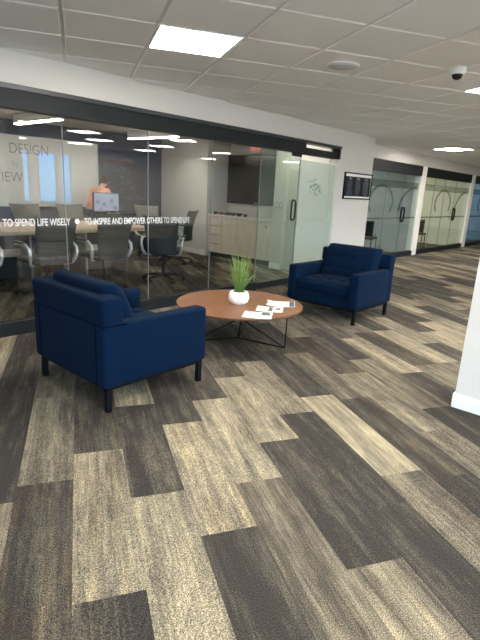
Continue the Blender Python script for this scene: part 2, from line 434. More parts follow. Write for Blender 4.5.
# ------------------------------------------------------------------ walls (in the glass wall's own frame t, n)
G = 4.42; TE = 7.34; T8 = 8.57; G2 = 4.95
struct(MB().use('wall').box(-6, TE, G, G+.14, 2.17, 2.47), 'wall_front', 'white painted bulkhead wall above the conference room glazing', 'wall')
m = MB().use('wall').box(TE, T8, G, 5.3, 0, 2.47)
struct(m, 'wall_middle', 'white wall pier with the framed plaque beside the glass door', 'wall')
struct(MB().use('trimw').box(TE+.01, T8+.01, G-.012, G-.001, 0, .10), 'baseboard_middle', 'white baseboard of the wall pier behind the far armchair', 'baseboard')
# conference room shell
struct(MB().use('navy').box(-2, 8.2, 9.3, 9.4, 0, 2.47), 'wall_back', 'navy blue back wall of the conference room', 'wall')
m = MB().use('wall').prism([(7.27, 7.45), (8.2, 7.45), (8.2, 9.3), (7.56, 9.3)], 0, 2.46)
struct(m, 'wall_column', 'white wall beside the navy wall in the conference room', 'wall')
m = MB().use('wall').box(7.95, 8.1, 5.3, 7.45, 0, 2.46)
struct(m, 'wall_niche', 'white niche wall behind the credenza and television', 'wall')
m = MB().use('wall').box(7.30, 7.95, 4.56, 5.50, 0, 2.46).box(7.20, 7.31, 5.38, 5.62, 0, 2.46).box(7.31, 7.95, 5.50, 5.64, 0, 2.46)
struct(m, 'wall_right', 'white conference room wall with light switches behind the glass door', 'wall')
struct(MB().use('trimw').prism([(7.255, 7.455), (7.268, 7.452), (7.555, 9.29), (7.54, 9.29)], 0, .10).box(7.185, 7.199, 5.37, 5.63, 0, .10), 'baseboard_right', 'white baseboard inside the conference room', 'baseboard')
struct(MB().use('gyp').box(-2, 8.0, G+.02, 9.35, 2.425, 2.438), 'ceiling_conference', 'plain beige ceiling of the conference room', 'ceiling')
struct(MB().use('wall').box(-2.1, -2, G+.02, 9.4, 0, 2.43), 'wall_left', 'white side wall of the conference room', 'wall')
# lobby wall behind the viewer: reflected windows, plus openings added to let daylight in
m = MB().use('wall')
wins = [(6.46, 6.65), (6.92, 7.47), (7.62, 7.95)]
low = [(-5.8, -4.1), (-4.0, -2.3), (-2.2, -.5), (-.4, 1.3), (1.4, 3.1), (3.2, 4.9)]  # wide unseen openings added so sky light reaches the ceiling
for a, b_ in low:
    m.box(a, b_, -5.35, -5.2, 0, .10).box(a, b_, -5.35, -5.2, 2.36, 2.46).box(b_, b_+.1, -5.35, -5.2, 0, 2.46)
m.box(-6, -5.8, -5.35, -5.2, 0, 2.46)
wins.sort(); prev = 5.0
for a, b_ in wins:
    m.box(prev, a, -5.35, -5.2, 0, 2.46); m.box(a, b_, -5.35, -5.2, 0, .70); m.box(a, b_, -5.35, -5.2, 2.15, 2.46); prev = b_
m.box(prev, 26, -5.35, -5.2, 0, 2.46)
struct(m, 'wall_rear', 'lobby outer wall with reflected windows and unseen openings added for daylight', 'wall')
struct(MB().use('wall').box(-6.1, -6, -5.35, G+.1, 0, 2.46), 'wall_light_block', 'unseen white lobby wall added far to the left to block sky light', 'wall')  # unseen, added to keep sky light off the right-hand column
wn_ = thing('window_5', 'outer windows of the lobby with a blue tint added to colour their reflection in the glass wall', 'window', (0, 0, 0), F30, kind='structure')
for a, b_ in ((6.46, 6.65), (6.92, 7.47), (7.62, 7.95)):
    MB().use('tinted').box(a, b_, -5.29, -5.28, .70, 2.15).build('pane', wn_)
# right hand white column
m = MB().use('wall').box(3.40, 3.62, .60, .916, 0, 2.46)
struct(m, 'wall_pillar', 'white wall corner cut by the right edge of the picture', 'wall')
m = MB().use('trimw').box(3.388, 3.402, .59, .928, 0, .105, .003, 1).box(3.40, 3.63, .914, .928, 0, .105, .003, 1)
struct(m, 'baseboard_pillar', 'white baseboard around the wall corner at the right edge', 'baseboard')

# glass wall of the conference room
w = thing('window_1', 'floor to ceiling glass wall of the conference room in a dark frame', 'glass wall', (0, 0, 0), F30, kind='structure')
TD = 6.33
m = MB().use('frame').box(-6, TD, G-.035, G+.10, 1.985, 2.14).use('frame2').box(-6, TE, G-.05, G+.10, 2.135, 2.175)
m.use('frame').box(TD, TE, G-.01, G+.10, 1.975, 2.075).box(TE-.05, TE, G-.035, G+.10, 1.975, 2.175)
m.build('header_frame', w)
MB().use('frame').box(-6, 5.33, G-.04, G+.06, 0, .125).box(6.30, TE, G-.02, G+.04, 0, .10).build('sill_frame', w)
seams = [-1.5, -.53, .44, 1.44, 2.42, 3.41, 4.39, 5.33]
for a, b_ in zip(seams, seams[1:]):
    MB().use('glass').box(a+.003, b_-.003, G, G+.010, .125, 1.99).build('pane', w)
    MB().use('joint').box(b_-.003, b_+.003, G-.001, G+.011, .125, 1.99).build('joint', w)
MB().use('side_glass').box(6.29, TE-.01, G+.02, G+.030, .10, 1.90).build('side_pane', w)
MB().use('trimw').box(6.29, TE-.01, G+.018, G+.032, 1.888, 1.902).build('glass_edge', w)
MB().use('joint').box(6.275, 6.289, G+.012, G+.03, .03, 1.95).build('side_joint', w)
struct(MB().use('wall').box(TE-.012, TE, G-.001, G+.14, 0, 1.975), 'trim_1', 'white jamb at the right end of the glass wall', 'trim')
# etched emblem on the side pane: sprays of small leaves
m = MB().use('etchw')
rn = random.Random(4)
for k in range(46):
    a = rn.uniform(0, 2*PI); rad = rn.uniform(.05, .22); cx_, cz_ = 6.72+rad*math.cos(a)*1.15, 1.50+rad*.62*math.sin(a)
    s_ = rn.uniform(.016, .034); an = rn.uniform(0, PI)
    m.prism([(cx_+s_*math.cos(an+q)*(1 if i_ % 2 == 0 else .45), cz_+s_*math.sin(an+q)*(1 if i_ % 2 == 0 else .45)) for i_, q in enumerate((0, PI/2, PI, 1.5*PI))], G+.016, G+.019, 'y')
m.build('etched_emblem', w)
d = thing('door_1', 'frameless glass conference room door with a dark pull handle', 'door', (0, 0, 0), F30, kind='structure')
MB().use('door_glass').box(5.345, 6.265, G, G+.012, .03, 1.975).build('pane', d)
MB().use('frame').box(5.34, 6.27, G-.006, G+.018, .01, .10).build('bottom_rail', d)
MB().use('frame').box(6.05, 6.27, G-.008, G+.02, 1.93, 1.985).build('top_patch', d)
def pull(parent, t, n, z0, z1, off=.055, r=.011):
    pts = []
    for k in range(7): a = PI/2*k/6; pts.append((t, n-off*math.sin(a), z0+off-off*math.cos(a)+0.0))
    for k in range(7): a = PI/2*(1-k/6); pts.append((t, n-off*math.sin(a), z1-off+off*math.cos(a)))
    return pts
def loop_handle(parent, t, n, z0, z1, wd_=.10, r=.011):
    """rounded rectangular loop handle standing off the glass"""
    pts = []; rr_ = wd_/2
    for cx_, cz_, a0 in ((0, z1-rr_, 0), (0, z0+rr_, PI)):
        for k in range(9):
            a = a0+PI*k/8; pts.append((t+rr_*math.cos(a), n-.03, cz_+rr_*math.sin(a)))
    m = MB().use('black').tube(pts, r, 8, closed=True)
    m.tube([(t, n-.03, z1-.004), (t, n+.001, z1-.004)], r*.8, 8); m.tube([(t, n-.03, z0+.004), (t, n+.001, z0+.004)], r*.8, 8)
    return m.build('handle', parent)
loop_handle(d, 6.12, G, 1.00, 1.30, .10, .012)

# vinyl lettering across the glass
for body, ta, tb_, ch_, lb in (('S TO SPEND LIFE WISELY', 1.772, 2.462, 0, 'white vinyl words S TO SPEND LIFE WISELY at the left of the glass wall'),
                           ('TO INSPIRE AND EMPOWER OTHERS TO SPEND LIFE', 2.611, 4.03, 0, 'white vinyl words TO INSPIRE AND EMPOWER OTHERS TO SPEND LIFE on the glass wall'),
                           ('', 2.50, 2.57, 1, 'round white vinyl dot between the two runs of lettering')):
    if ch_:
        m = MB().use('text'); m.prism([((ta+tb_)/2+.026*math.cos(2*PI*k/20), 1.032+.026*math.sin(2*PI*k/20)) for k in range(20)], G-.0035, G-.0025, 'y')
        o = m.build('glass_lettering', rz=F30)
    else:
        o = text_mesh('glass_lettering', body, .10, 'text', offset=.0014)
        xs = [v.co.x for v in o.data.vertices]; x0_, x1_ = min(xs), max(xs)
        for v in o.data.vertices:
            v.co = Vector((ta+(v.co.x-x0_)/(x1_-x0_)*(tb_-ta), v.co.z, .998+v.co.y/.0729*.068))
        o.location = wp(0, G-.003); o.rotation_euler[2] = F30
    tag(o, lb, 'lettering')

# ------------------------------------------------------------------ offices down the corridor
m = MB().use('wall').box(T8, 26, G2-.02, G2+.14, 2.18, 2.47)
struct(m, 'wall_corridor', 'white bulkhead wall above the office glazing', 'wall')
def office(k, t0, t1, seams_, handle_t, wallm, lab_):
    w = thing('window_%d' % k, lab_[0], 'glass wall', (0, 0, 0), F30, kind='structure')
    MB().use('frame').box(t0, t1, G2-.02, G2+.10, 1.95, 2.185).build('header_frame', w)
    MB().use('frame').box(t0, t1, G2-.03, G2+.06, 0, .12).build('sill_frame', w)
    e = [t0]+list(seams_)+[t1]
    for i_, (a, b_) in enumerate(zip(e, e[1:])):
        MB().use('off_glass').box(a+.01, b_-.01, G2, G2+.01, .12, 1.95).build('pane', w)
        if i_ < len(e)-2: MB().use('djoint').box(b_-.009, b_+.009, G2-.001, G2+.011, .12, 1.95).build('joint', w)
    # film pattern: two big arcs and a level band
    m = MB().use('etch')
    def arc(tc_, zc_, r0, a0, a1):
        P = []
        for q in range(25): a = a0+(a1-a0)*q/24; P.append((tc_+r0*math.cos(a), zc_+.62*r0*math.sin(a)))
        for q in range(24):
            (x_, z_), (x2, z2) = P[q], P[q+1]
            sc = (r0-.09)/r0
            m.prism([(x_, z_), (x2, z2), (tc_+(x2-tc_)*sc, zc_+(z2-zc_)*sc), (tc_+(x_-tc_)*sc, zc_+(z_-zc_)*sc)], G2-.004, G2-.002, 'y')
    L_ = t1-t0
    arc(t0+.42*L_, 1.30, .62, -.6, PI+.6); arc(t0+.95*L_, 1.10, .95, PI/2, PI)
    m.box(t0+.02, t1-.1, G2-.004, G2-.002, .93, .965).box(t0+.02, t1-.1, G2-.004, G2-.002, 1.62, 1.78)
    m.build('etched_film', w)
    d = thing('door_%d' % k, lab_[1], 'door', (0, 0, 0), F30, kind='structure')
    loop_handle(d, handle_t, G2, .86, 1.19, .17, .022)
    m = MB().use(wallm).box(t0-.1, t1+.1, 8.0, 8.1, 0, 2.44).box(t0-.14, t0-.02, G2+.14, 8.1, 0, 2.44).box(t1+.02, t1+.14, G2+.14, 8.1, 0, 2.44)
    struct(m, 'wall_office_%d' % k, lab_[2], 'wall')
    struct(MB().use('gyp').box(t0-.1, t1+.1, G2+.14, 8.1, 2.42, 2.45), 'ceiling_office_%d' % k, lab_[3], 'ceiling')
office(2, 8.70, 12.18, (10.38, 11.30), 11.30, 'office1', ('glass front of the nearer, grey office beyond the white pier', 'glass door of the nearer, grey office with a dark loop handle', 'grey walls of the nearer office', 'ceiling of the nearer office'))
office(3, 12.42, 16.02, (13.17, 13.95, 14.82), 14.83, 'office2', ('glass front of the second office, lit pale yellow', 'glass door of the yellowish second office with a dark loop handle', 'walls of the second office, coloured for its yellowish light', 'ceiling of the second office'))
office(4, 16.30, 19.6, (17.4, 18.5), 18.4, 'office3', ('glass front of the third, bluish office at the right edge', 'glass door of the bluish third office', 'walls of the third office, coloured for blue daylight', 'ceiling of the third office'))
m = MB().use('trimw').box(12.18, 12.42, G2-.04, G2+.14, 0, 2.18)
struct(m, 'trim_2', 'white post between the grey and the yellowish office', 'trim')
m = MB().use('trimw').box(16.02, 16.30, G2-.04, G2+.14, 0, 2.18)
struct(m, 'trim_3', 'white post between the yellowish and the bluish office', 'trim')
struct(MB().use('wall').box(19.6, 26, G2, G2+.1, 0, 2.18), 'wall_far', 'white wall past the last office', 'wall')
struct(MB().use('wall').box(26, 26.1, -5.3, 5.2, 0, 2.46), 'wall_end', 'white wall at the end of the corridor', 'wall')

# unseen panels added to light the offices; the bluish one stands for daylight
def room_light(t, n, m_, power, col, size, lab_):
    th = thing('office_fill_light', lab_, 'ceiling light', wp(t, n, 2.40), F30)
    a = size/2
    MB().use('white').box(-a-.02, a+.02, -a-.02, a+.02, 0, .02).build('frame', th)
    MT[m_] = emat(m_, col, power)
    MB().use(m_).box(-a, a, -a, a, -.004, 0).build('diffuser', th)
room_light(10.6, 6.6, 'lit_office_a', 7, (1.0, 1.0, .98), .9, 'unseen ceiling light added inside the nearer grey office')
room_light(14.2, 6.4, 'lit_office_b', 11, (1.0, .95, .78), .9, 'unseen ceiling light added inside the yellowish office')
room_light(18.0, 6.4, 'lit_office_c', 9, (.65, .85, 1.0), .9, 'unseen light added inside the bluish office in place of daylight')

# ------------------------------------------------------------------ armchairs
def armchair(label, loc, rz, Wd=.90):
    # local: faces +x, back at x=0; y from 0 (near arm) to .90
    root = thing('armchair', label, 'armchair', loc, rz, 'navy armchairs')
    D = .87
    m = MB().use('navyfab')
    m.box(.02, D-.03, .10, Wd-.10, .17, .30, .012, 2)
    m.build('seat_base', root)
    for s in (0, 1):
        y0, y1 = (0, .115) if s == 0 else (Wd-.115, Wd)
        MB().use('navyfab').box(.10, D, y0, y1, .172, .578, .022, 4, smooth=True).build('armrest', root)
    # back: lower panel and an upper band that is wider and wraps the corners
    m = MB().use('navyfab')
    m.box(.0, .13, .0, Wd, .172, .585, .018, 3, smooth=True)
    sh = Matrix.Translation((.035, 0, 0)) @ Matrix.Rotation(R(-3), 4, 'Y')
    m.box(.0, .145, -.004, Wd+.004, .572, .745, .024, 4, mtx=sh, smooth=True)
    bk = m.build('backrest', root)
    MB().use('navydark').box(-.003, .004, .085, .089, .18, .57).box(-.003, .004, Wd-.089, Wd-.085, .18, .57).box(.0, .17, -.002, Wd+.002, .571, .576).build('piping', bk)
    # tufted seat cushion
    def tuft(u, v, nx, ny):
        a = 0
        for i in range(1, nx):
            for j in range(1, ny):
                dd = ((u-i/nx)*nx*.9)**2+((v-j/ny)*ny*.9)**2; a += math.exp(-dd*26)
        g = max(math.exp(-((u*nx-round(u*nx))**2)*160) if .12 < u < .88 else 0, math.exp(-((v*ny-round(v*ny))**2)*160) if .12 < v < .88 else 0)
        return .016*min(a, 1)+.006*g
    y0, y1, x0, x1 = .122, Wd-.122, .16, .85
    def seat(u, v):
        ed = min(u, 1-u, v, 1-v); rd = .03*(1-min(1, ed/.08))**2
        z = .435+.02*math.sin(PI*u)*math.sin(PI*v)-tuft(u, v, 4, 4)-rd
        x = x0+(x1-x0)*u; y = y0+(y1-y0)*v
        return Vector((x, y, z)), Vector((x, y, .302))
    m = MB().use('navyfab').grid(seat, 36, 36, 0)
    m.box(x0+.01, x1+.012, y0+.004, y1-.004, .305, .415, .03, 4, smooth=True)
    m.build('seat_cushion', root)
    # loose back cushion, leaning
    def pil(u, v):
        eu = min(u, 1-u); ru = math.sqrt(max(0, 1-(1-min(1, eu/.09))**2)); rv = math.sqrt(max(0, 1-(max(0, v-.80)/.20)**2))
        k = (.25+.75*ru)*(.22+.78*rv)
        y = .112+(Wd-.224)*u; z = .41+.40*v-.012*(1-ru)*v
        xc = .305-.165*v; half = .082
        bul = .035*math.sin(PI*u)**.5*math.sin(PI*min(1, .1+.8*v))
        return Vector((xc+half*k+bul-tuft(u, v, 5, 3)*.9, y, z)), Vector((xc-half*k-.01*math.sin(PI*u), y, z))
    MB().use('navyfab').grid(pil, 44, 30, 0).build('back_cushion', root)
    # black metal leg frames
    m = MB().use('black')
    m.box(.03, D-.02, .02, .045, .150, .172).box(.03, D-.02, Wd-.045, Wd-.02, .150, .172).box(.03, .055, .02, Wd-.02, .150, .172).box(D-.045, D-.02, .02, Wd-.02, .150, .172)
    m.build('base_frame', root)
    for x in (.025, D-.06):
        for y in (.015, Wd-.057): MB().use('black').box(x, x+.038, y, y+.038, 0, .152, .003, 1).build('leg', root)
    return root
armchair('navy fabric armchair seen from behind, left of the round table', wp(1.535, 2.425), F30)
armchair('navy fabric armchair facing the viewer, right of the round table', wp(5.60, 3.395), F30+PI, .95)

# ------------------------------------------------------------------ coffee table
TT, TN_, TZ = 3.365, 2.955, .372
tb = thing('coffee_table', 'round walnut coffee table on black wire legs between the armchairs', 'coffee table', wp(TT, TN_), F30)
m = MB().use('walnut_e').lathe([(.565, TZ-.024), (.590, TZ-.020), (.602, TZ-.008), (.603, TZ-.002), (.600, TZ-.0005)], 72)
m.use('walnut').lathe([(.5995, TZ-.006), (.5995, TZ)], 72, smooth=False)
m.build('tabletop', tb)
hub = Vector((.03, .03, .008)); feet = []
for a in (-84, 36, 156):
    a = R(a); ft = Vector((.085+.50*math.cos(a), .03+.50*math.sin(a), .008)); up_ = Vector((ft.x, ft.y, TZ-.024))
    cen = Vector((.03-.36*math.cos(a), .03-.36*math.sin(a), TZ-.026))
    m = MB().use('black'); rr2 = .0065
    m.tube([ft, up_], rr2, 6).tube([ft, cen], rr2, 6).tube([hub, ft], rr2, 6)
    m.build('leg', tb)
MB().use('black').tube([hub, (.13, .05, TZ-.026)], .0065, 6).lathe([(.10, TZ-.031), (.10, TZ-.024)], 20, (.03, .03, 0)).build('centre_post', tb)

# potted grass
pp = thing('potted_grass', 'spiky green grass plant in a white faceted pot on the coffee table', 'plant', wp(3.335, 2.945, TZ), F30)
m = MB().use('pot')
prof = [(.070, 0), (.094, .026), (.100, .062), (.094, .106), (.084, .118), (.072, .118), (.068, .095)]
rings = []
for q, (r_, z_) in enumerate(prof):
    rings.append([m.bm.verts.new((r_*math.cos(2*PI*(k+(.5 if q in (1, 3) else 0))/8), r_*math.sin(2*PI*(k+(.5 if q in (1, 3) else 0))/8), z_)) for k in range(8)])
for q, (A, B) in enumerate(zip(rings, rings[1:])):
    sh = 1 if (q in (1, 3)) else 0
    for k in range(8):
        a0, a1, b0, b1 = A[k], A[(k+1) % 8], B[k], B[(k+1) % 8]
        if q in (0, 2): m.bm.faces.new((a0, a1, b0)); m.bm.faces.new((a1, b1, b0))
        elif q in (1, 3): m.bm.faces.new((a0, a1, b1)); m.bm.faces.new((a0, b1, b0))
        else: m.bm.faces.new((a0, a1, b1, b0))
m.bm.faces.new(rings[0][::-1])
m.bm.faces.new(rings[-1])
m.build('pot', pp)
MB().use('soil').lathe([(.070, .092), (.066, .104)], 16).build('soil', pp)
m = MB().use('leaf'); tip = m.bm.loops.layers.color.new('tip')
rn = random.Random(11)
for k in range(105):
    a = rn.uniform(0, 2*PI); r0 = rn.uniform(0, .045); hgt = rn.uniform(.17, .38) if k > 10 else rn.uniform(.38, .44)
    lean = rn.uniform(.0, 1.0)**1.2*(.15 if hgt < .3 else .09)+.01; wdt = rn.uniform(.0022, .0040)
    b0 = Vector((r0*math.cos(a), r0*math.sin(a), .085)); a2 = a+rn.uniform(-.5, .5); dr = Vector((math.cos(a2), math.sin(a2), 0))
    sd = Vector((-dr.y, dr.x, 0)); an = rn.uniform(0, PI); sd = Vector((math.cos(an), math.sin(an), 0))
    nrm = sd.cross(Vector((0, 0, 1)))*.0012
    pr = None
    for q in range(7):
        u = q/6; p = b0+Vector((0, 0, hgt*(u-.06*u*u*lean*8)))+dr*(lean*(u**1.8)); w_ = wdt*(1-u**2.2)+.0004
        cur = [m.bm.verts.new(p+sd*w_), m.bm.verts.new(p+nrm), m.bm.verts.new(p-sd*w_), m.bm.verts.new(p-nrm)]
        if pr:
            for z in range(4):
                f = m.bm.faces.new((pr[z], pr[(z+1) % 4], cur[(z+1) % 4], cur[z]))
                for l in f.loops: c_ = u*.75+.1; l[tip] = (c_, c_, c_, 1)
        pr = cur
m.build('foliage', pp)

def leaflet(name, label, t, n, rz, w_, h_, curl, prints, dark=False):
    th = thing(name, label, 'leaflet', wp(t, n, TZ), F30+rz, 'white leaflets on the coffee table')
    def fn(u, v):
        z = .0018+curl*(abs(u-.5)*2)**2*.012+.002*math.sin(5*v+u*3)*curl+ (.002*curl)
        return Vector(((u-.5)*w_, (v-.5)*h_, z)), Vector(((u-.5)*w_, (v-.5)*h_, z-.0015))
    MB().use('paper').grid(fn, 12, 8, 0).build('sheet', th)
    for (a, b_, c_, d_) in prints:
        def fp(u, v):
            uu_, vv_ = a+(b_-a)*u, c_+(d_-c_)*v
            z = fn(uu_, vv_)[0]; return z+Vector((0, 0, .0012)), z+Vector((0, 0, .0002))
        MB().use('print').grid(fp, 6, 4, 0).build('printed_block', th)
leaflet('leaflet', 'open white leaflet nearest the front edge of the coffee table', 3.13, 2.535, R(-56), .25, .22, .4, [(.62, .92, .55, .92), (.1, .3, .8, .9)])
leaflet('leaflet', 'middle white leaflet between the two other leaflets', 3.38, 2.60, R(-56), .24, .20, .6, [(.45, .60, .15, .9), (.72, .9, .5, .8)])
leaflet('leaflet', 'white booklet with a dark cover flap nearest the right rim of the table', 3.63, 2.665, R(-54), .27, .23, 1.0, [(.80, .98, .05, .95), (.0, .04, .2, .8)])

# ------------------------------------------------------------------ wall plaque
t = thing('framed_plaque', 'black framed plaque with three columns of text on the white pier', 'plaque', wp(8.07, G-.001, 1.57), F30)
hw, hh = .475, .205
m = MB().use('black')
m.box(-hw-.02, hw+.02, -.028, 0, hh, hh+.02).box(-hw-.02, hw+.02, -.028, 0, -hh-.02, -hh).box(-hw-.02, -hw, -.028, 0, -hh, hh).box(hw, hw+.02, -.028, 0, -hh, hh)
m.build('frame', t)
MB().use('paper').box(-hw, hw, -.014, -.002, -hh, hh).build('mount', t)
pn = MB().use('tv').box(-hw+.02, hw-.02, -.018, -.012, -hh+.028, hh-.045).build('dark_panel', t)
m = MB().use('mural2'); rn = random.Random(3)
for c_ in range(3):
    x0 = -hw+.05+c_*.29
    m.box(x0+.06, x0+.17, -.020, -.017, .105, .145)
    for q in range(13):
        l_ = rn.uniform(.12, .22); m.box(x0+.115-l_/2, x0+.115+l_/2, -.020, -.017, .085-q*.019-.009, .085-q*.019)
m.build('printed_lines', pn)

# ------------------------------------------------------------------ ceiling fittings
t = thing('dome_camera', 'white dome security camera with a black eye under the ceiling', 'security camera', (2.925, 3.495, CZ), 0)
MB().use('white').lathe([(.064, 0), (.064, -.028), (.058, -.044), (.048, -.050)], 28).build('housing', t)
MB().use('dome').lathe([(.042, -.048), (.041, -.062), (.033, -.078), (.018, -.087), (.004, -.089)], 24).build('lens_dome', t)
t = thing('ceiling_speaker', 'round flush grey ceiling speaker in a ceiling tile', 'speaker', (2.105, 3.885, CZ), 0)
MB().use('white').lathe([(.135, .002), (.135, -.006), (.125, -.009), (.118, -.009)], 40).build('rim', t)
MB().use('grey').lathe([(.119, -.004), (.119, -.0105), (.05, -.013), (.004, -.0135)], 40).build('grille', t)

# ------------------------------------------------------------------ conference room contents
# table
t = thing('conference_table', 'long pale wood conference table behind the glass', 'table', wp(2.75, 7.05), F30)
MB().use('paleoak').box(-2.9, 2.32, -.72, .75, .70, .745, .004, 1).build('tabletop', t)
for x in (-1.7, .0, 1.6):
    MB().use('shell').box(x-.35, x+.35, -.03, .03, .0, .70).build('pedestal', t)
    MB().use('paleoak').box(x-.35, x+.35, -.06, -.032, .32, .43).build('cross_rail', t)
    MB().use('steel').box(x-.38, x-.35, -.35, .35, 0, .70).box(x+.35, x+.38, -.35, .35, 0, .70).build('leg', t)

def office_chair(label, tt, nn, rot, fab='mesh', group='mesh chairs around the conference table'):
    """faces local +y; origin on the floor under the seat"""
    root = thing('office_chair', label, 'office chair', wp(tt, nn), F30+rot, group)
    MB().use('shell').box(-.245, .245, -.20, .27, .43, .50, .03, 4, smooth=True).build('seat', root)
    def back(u, v):
        hw_ = .205+.055*v; x = (u-.5)*2*hw_
        z = .44+.545*v + .012*(abs(u-.5)*2)**2*(v)
        y = -.235-.10*v**1.3+.035*math.sin(PI*v)-.045*(1-(abs(u-.5)*2)**2)*(1-v*.3)
        return Vector((x, y, z)), Vector((x, y-.022, z))
    def sec(v0, v1): return lambda u, v: back(u, v0+(v1-v0)*v)
    MB().use(fab).grid(sec(.50, 1), 14, 10, 0).build('mesh_backrest', root)
    MB().use('shell').grid(sec(0, .50), 14, 10, 0).build('lumbar_shell', root)
    for s in (-1, 1):
        m = MB().use('chrome')
        def flat(pts, wx, wy):
            f0 = set(m.bm.faces); pr = None
            P = [Vector(p) for p in pts]
            for q, p in enumerate(P):
                d_ = (P[min(q+1, len(P)-1)]-P[max(q-1, 0)]).normalized(); nn_ = Vector((1, 0, 0)); b2 = d_.cross(nn_).normalized()
                cur = [m.bm.verts.new(p+nn_*wx*i2+b2*wy*j2) for i2, j2 in ((-1, -1), (1, -1), (1, 1), (-1, 1))]
                if pr:
                    for z in range(4): m.bm.faces.new((pr[z], pr[(z+1) % 4], cur[(z+1) % 4], cur[z]))
                else: m.bm.faces.new(cur[::-1])
                pr = cur
            m.bm.faces.new(pr); m._fin(f0)
        flat([(s*.30, .14, .66), (s*.30, .02, .675), (s*.30, -.12, .665), (s*.30, -.20, .62), (s*.295, -.215, .56), (s*.285, -.19, .49), (s*.26, -.14, .43), (s*.20, -.08, .415)], .014, .019)
        m.use('blackp').box(s*.30-.028, s*.30+.028, -.10, .18, .675, .697, .008, 2)
        m.build('armrest', root)
    MB().use('blackp').lathe([(.026, .09), (.026, .25), (.018, .26), (.018, .40), (.09, .41), (.09, .435)], 14).build('column', root)
    for k in range(5):
        a = 2*PI*k/5+.3; ca, sa = math.cos(a), math.sin(a)
        lg = MB().use('blackp').tube([(0, 0, .105), (ca*.15, sa*.15, .095), (ca*.31, sa*.31, .070)], [.026, .020, .013], 8).build('leg', root)
        MB().use('blackp').tube([(ca*.31-sa*.012, sa*.31+ca*.012, .030), (ca*.31-sa*.030, sa*.31+ca*.030, .030)], .030, 12).tube([(ca*.31+sa*.012, sa*.31-ca*.012, .030), (ca*.31+sa*.030, sa*.31-ca*.030, .030)], .030, 12).build('caster', lg)
    return root
ch = [('mesh office chair cut by the left edge, nearest the glass', 1.93, 5.72, 0), ('dark backed office chair behind the word LIFE on the glass', 2.83, 5.70, 0),
      ('dark backed office chair left of the rotated one, before the monitor', 3.66, 5.72, R(-2)), ('office chair turned sideways at the table corner, its star base in view', 4.70, 5.72, R(-46)),
      ('grey mesh office chair across the table, below the whiteboard middle', 3.88, 8.15, PI), ('grey mesh office chair across the table, just left of the monitor', 4.70, 8.12, PI),
      ('pale mesh office chair at the far right table corner before the navy wall', 6.25, 8.0, PI-R(20)), ('office chair at the head of the table before the white wall', 6.05, 7.0, R(28))]
for l_, a, b_, r_ in ch: office_chair(l_, a, b_, r_, 'mesh' if b_ > 6.3 else 'mesh2')

# linear ceiling lights
for k, (tt, l_) in enumerate(((3.88, 'linear ceiling light over the left half of the conference table'), (6.15, 'linear ceiling light nearer the navy wall corner'), (1.5, 'linear ceiling light beyond the left edge'))):
    t = thing('linear_light', l_, 'ceiling light', wp(tt, 7.85, 2.425), F30, 'linear conference room lights')
    MB().use('white').box(-.05, .05, -.73, .73, -.135, 0).build('housing', t)
    MB().use('strip').box(-.044, .044, -.72, .72, -.150, -.134).build('diffuser', t)
t = thing('added_light', 'added lamp standing in for a lobby ceiling panel reflected in the glass', 'ceiling light', wp(5.35, 7.8, 2.425), F30)  # lamp added in place of a lobby panel's reflection
MB().use('white').box(-.25, .25, -.12, .12, -.006, .002).build('frame', t)
MB().use('strip').box(-.23, .23, -.10, .10, -.010, -.005).build('diffuser', t)

for tt, nn, l_ in ((6.75, 5.05, 'small square fill light added inside the glass door near the pier'),):  # fill lamp added to brighten the wall behind the transom
    t = thing('added_light', l_, 'ceiling light', wp(tt, nn, 2.425), F30)
    MB().use('white').box(-.17, .17, -.17, .17, -.006, .002).build('frame', t)
    MB().use('strip').box(-.15, .15, -.15, .15, -.010, -.005).build('diffuser', t)
# whiteboard
t = thing('whiteboard', 'large white marker board on the navy wall of the conference room', 'whiteboard', wp(4.0, 9.30, 1.52), F30)
MB().use('wb').box(-3.2, 1.84, -.020, 0, -.61, .64).build('board', t)
m = MB().use('steel').box(-3.2, 1.86, -.024, 0, -.625, -.61).box(-3.2, 1.86, -.024, 0, .64, .65).box(1.84, 1.86, -.024, 0, -.61, .64)
m.build('frame', t)
for s_, x_, z_, sz in (('DESIGN', .02, .33, .26), ('by', .06, .10, .15), ('VIEW', -.28, -.18, .26)):
    o = text_mesh('marker_writing', s_, sz, 'ink', t, .85, .0005, offset=-.0035); o.location = (x_, -.0215, z_); o.rotation_euler[0] = PI/2
# mural on navy wall
t = thing('wall_mural', 'dark infographic panel with a reddish title on the navy wall', 'mural', wp(6.55, 9.30, 1.4), F30)
MB().use('mural').box(-.62, .50, -.006, 0, -.48, .42).build('panel', t)
m = MB().use('muralr'); rn = random.Random(9); x = -.62
while x < .18:
    l_ = rn.uniform(.02, .05); m.box(x, x+l_, -.006, 0, .44, .50); x += l_+.014
m.build('title_lettering', t)
m = MB().use('mural2')
for k in range(46):
    x = rn.uniform(-.58, .40); z = rn.uniform(-.42, .36); m.box(x, x+rn.uniform(.03, .12), -.010, -.005, z, z+rn.uniform(.012, .04))
m.build('printed_blocks', t)

